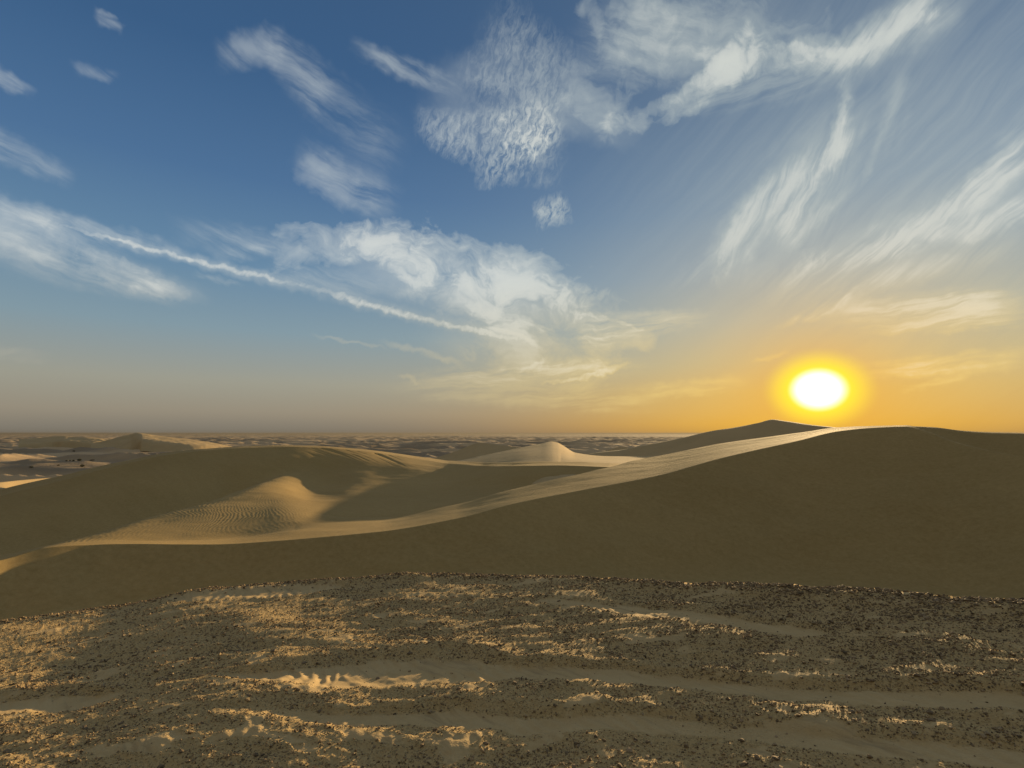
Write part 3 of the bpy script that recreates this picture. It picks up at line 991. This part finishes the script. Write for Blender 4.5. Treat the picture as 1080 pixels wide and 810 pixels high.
def build_stones(n=220):
    bv, bf = ico(2)
    meshes = []
    for k in range(9):
        g = np.random.default_rng(100 + k)
        v = bv * (1 + 0.30 * fbm(bv[:, :1] * 1.1 + k * 3.1 + bv[:, 2:] * 0.9, bv[:, 1:2] * 1.1 - k * 1.7, 3, k))
        # a few flat broken faces
        for _ in range(5):
            d = g.normal(size=3); d /= np.linalg.norm(d)
            c = g.uniform(0.5, 0.8)
            h = v @ d
            v = v - np.maximum(h - c, 0)[:, None] * d
        v = v * g.uniform(0.75, 1.2, 3) * np.array([1.1, 1.0, 0.68])
        o = mesh_obj('stone', v, bf, M_STONE, False)
        meshes.append(o)
    x, y, z, r = scatter(n, 2.7, 7.8, 0.80, 0.8)
    first = list(meshes)
    for i in range(len(x)):
        o = first[i] if i < len(first) else meshes[i % len(meshes)].copy()
        if i >= len(first):
            COL.objects.link(o)
        s_ = 0.011 + 0.014 * rng.power(0.5)
        o.location = (x[i], y[i], z[i] + s_ * 0.12)
        o.scale = (s_, s_, s_)
        o.rotation_euler = (rng.normal(0, .25), rng.normal(0, .25), rng.uniform(0, 6.28))
        tag(o, 'dark weathered stone lying loose among finer gravel on the sandy crust', 'stone', 'larger stones on the gravel crust')


build_stones()


# ------------------------------------------------------------------ desert shrubs far out on the plain
def leaf_material():
    m, nt, b = principled('shrub_leaf')
    geo = nt.nodes.new('ShaderNodeNewGeometry')
    nt.links.new(mix(nt, NX(nt, geo.outputs['Random Per Island']), (0.030, 0.036, 0.016), (0.075, 0.075, 0.034)), b.inputs['Base Color'])
    return m


M_LEAF = leaf_material()
M_TWIG, _nt, _b = principled('shrub_twig')
_b.inputs['Base Color'].default_value = (0.07, 0.05, 0.032, 1)


def plain_hit(px, py):
    a, s_ = (float(q) for q in ray(px, py))
    rr = np.linspace(60, 900, 6000)
    d = plain_z(rr * math.sin(a), rr * math.cos(a)) - s_ * rr
    i = np.nonzero((d[:-1] < 0) & (d[1:] >= 0))[0]
    r = rr[i[0]] if len(i) else -11.5 / s_
    return r * math.sin(a), r * math.cos(a), r


def shrub(px, py, wpx, hpx, label):
    x, y, r = plain_hit(px, py)
    m = r / F * math.cos(math.atan((px - W0 / 2) / F)) * 1.15      # metres per photo pixel there
    w, h = wpx * m / 2, hpx * m
    root = bpy.data.objects.new('desert_shrub', None)
    COL.objects.link(root)
    root.location = (x, y, float(plain_z(np.array(x), np.array(y))) - 0.05)
    tag(root, label, 'shrub', 'dark shrubs on the desert plain')
    n = 420
    p = rng.normal(size=(n, 3)); p /= np.linalg.norm(p, axis=1)[:, None]
    p = p * rng.uniform(0.35, 1, (n, 1)) ** 0.5 * np.array([w, w, h * 0.5])
    lob = 1 + 0.3 * np.sin(np.arctan2(p[:, 1], p[:, 0]) * 3 + px)
    p[:, :2] *= lob[:, None]
    p[:, 2] += h * 0.52
    e1 = rng.normal(size=(n, 3)); e1 /= np.linalg.norm(e1, axis=1)[:, None]
    e2 = np.cross(e1, rng.normal(size=(n, 3))); e2 /= np.linalg.norm(e2, axis=1)[:, None]
    q = h * 0.10
    V = np.stack([p - e1 * q, p + e2 * q * 0.6, p + e1 * q, p - e2 * q * 0.6], 1).reshape(-1, 3)
    mesh_obj('foliage', V, np.arange(n * 4).reshape(n, 4), M_LEAF, False, parent=root)
    sv, sf = [], []
    for k in range(9):
        a = k * 0.7 + px
        t = np.array([math.cos(a) * w * 0.6, math.sin(a) * w * 0.6, h * 0.75])
        b0 = len(sv) * 6
        c = np.array([[math.cos(j * 2.094), math.sin(j * 2.094), 0] for j in range(3)]) * h * 0.025
        sv.append(np.concatenate([c, c * 0.4 + t]))
        sf += [[b0 + j, b0 + (j + 1) % 3, b0 + 3 + (j + 1) % 3, b0 + 3 + j] for j in range(3)]
    mesh_obj('stem', np.concatenate(sv), np.array(sf), M_TWIG, False, parent=root)


shrub(86.7, 492.3, 3.4, 2.3, 'dark shrub closest to the camera, alone below the row of shrubs on the plain')
shrub(97.8, 486.2, 4.2, 1.6, 'widest low dark shrub at the right end of the row on the plain')
shrub(83.7, 486.2, 3.0, 2.2, 'tallest dark shrub in the row on the plain, just above the lone one')
shrub(77.6, 486.4, 1.8, 1.5, 'small shrub close beside the tallest shrub of the row on the plain')
shrub(73.8, 486.2, 1.5, 1.1, 'smaller of the two tiny shrubs at the left end of the row')
shrub(70.2, 486.2, 2.0, 1.2, 'low shrub forming the left end of the row on the plain')
shrub(61.5, 491.0, 2.2, 1.2, 'flat dark shrub left of the lone shrub, below the row')
shrub(33.0, 493.0, 3.2, 1.5, 'dull low shrub standing apart at far left on the pale plain')
shrub(77.8, 476.3, 2.2, 1.2, 'faint shrub on the darker gravel flat above the row')
shrub(52.6, 467.0, 2.4, 1.3, 'distant dark shrub below the pale dune near the horizon')
shrub(72.6, 467.8, 2.0, 1.1, 'distant dark shrub right of its twin beneath the pale horizon dune')


# ------------------------------------------------------------------ the dusty air over the plain
def build_haze():
    x, z0, z1 = 16500.0, -24.0, 4.5
    v = [(sx * x, sy * x, z) for z in (z0, z1) for sx, sy in ((-1, -1), (1, -1), (1, 1), (-1, 1))]
    f = [(3, 2, 1, 0), (4, 5, 6, 7), (0, 1, 5, 4), (1, 2, 6, 5), (2, 3, 7, 6), (3, 0, 4, 7)]
    m = bpy.data.materials.new('dusty_air')
    m.use_nodes = True
    nt = m.node_tree
    nt.nodes.remove(nt.nodes['Principled BSDF'])
    pv = nt.nodes.new('ShaderNodeVolumePrincipled')
    pv.inputs['Color'].default_value = (0.17, 0.165, 0.15, 1)
    pv.inputs['Density'].default_value = HAZE
    pv.inputs['Anisotropy'].default_value = 0.3
    nt.links.new(pv.outputs[0], nt.nodes['Material Output'].inputs['Volume'])
    o = mesh_obj('haze', v, f, m, False)
    tag(o, 'thin dusty haze lying over the whole desert plain', 'haze', kind='stuff')


HAZE = 1.5e-4
build_haze()

SC.view_settings.view_transform = 'Standard'
SC.view_settings.look = 'None'
SC.view_settings.exposure = EXPO
SC.view_settings.gamma = 1.0
SC.cycles.use_adaptive_sampling = True
SC.cycles.adaptive_threshold = 0.02
SC.cycles.use_denoising = True
SC.cycles.max_bounces = 4
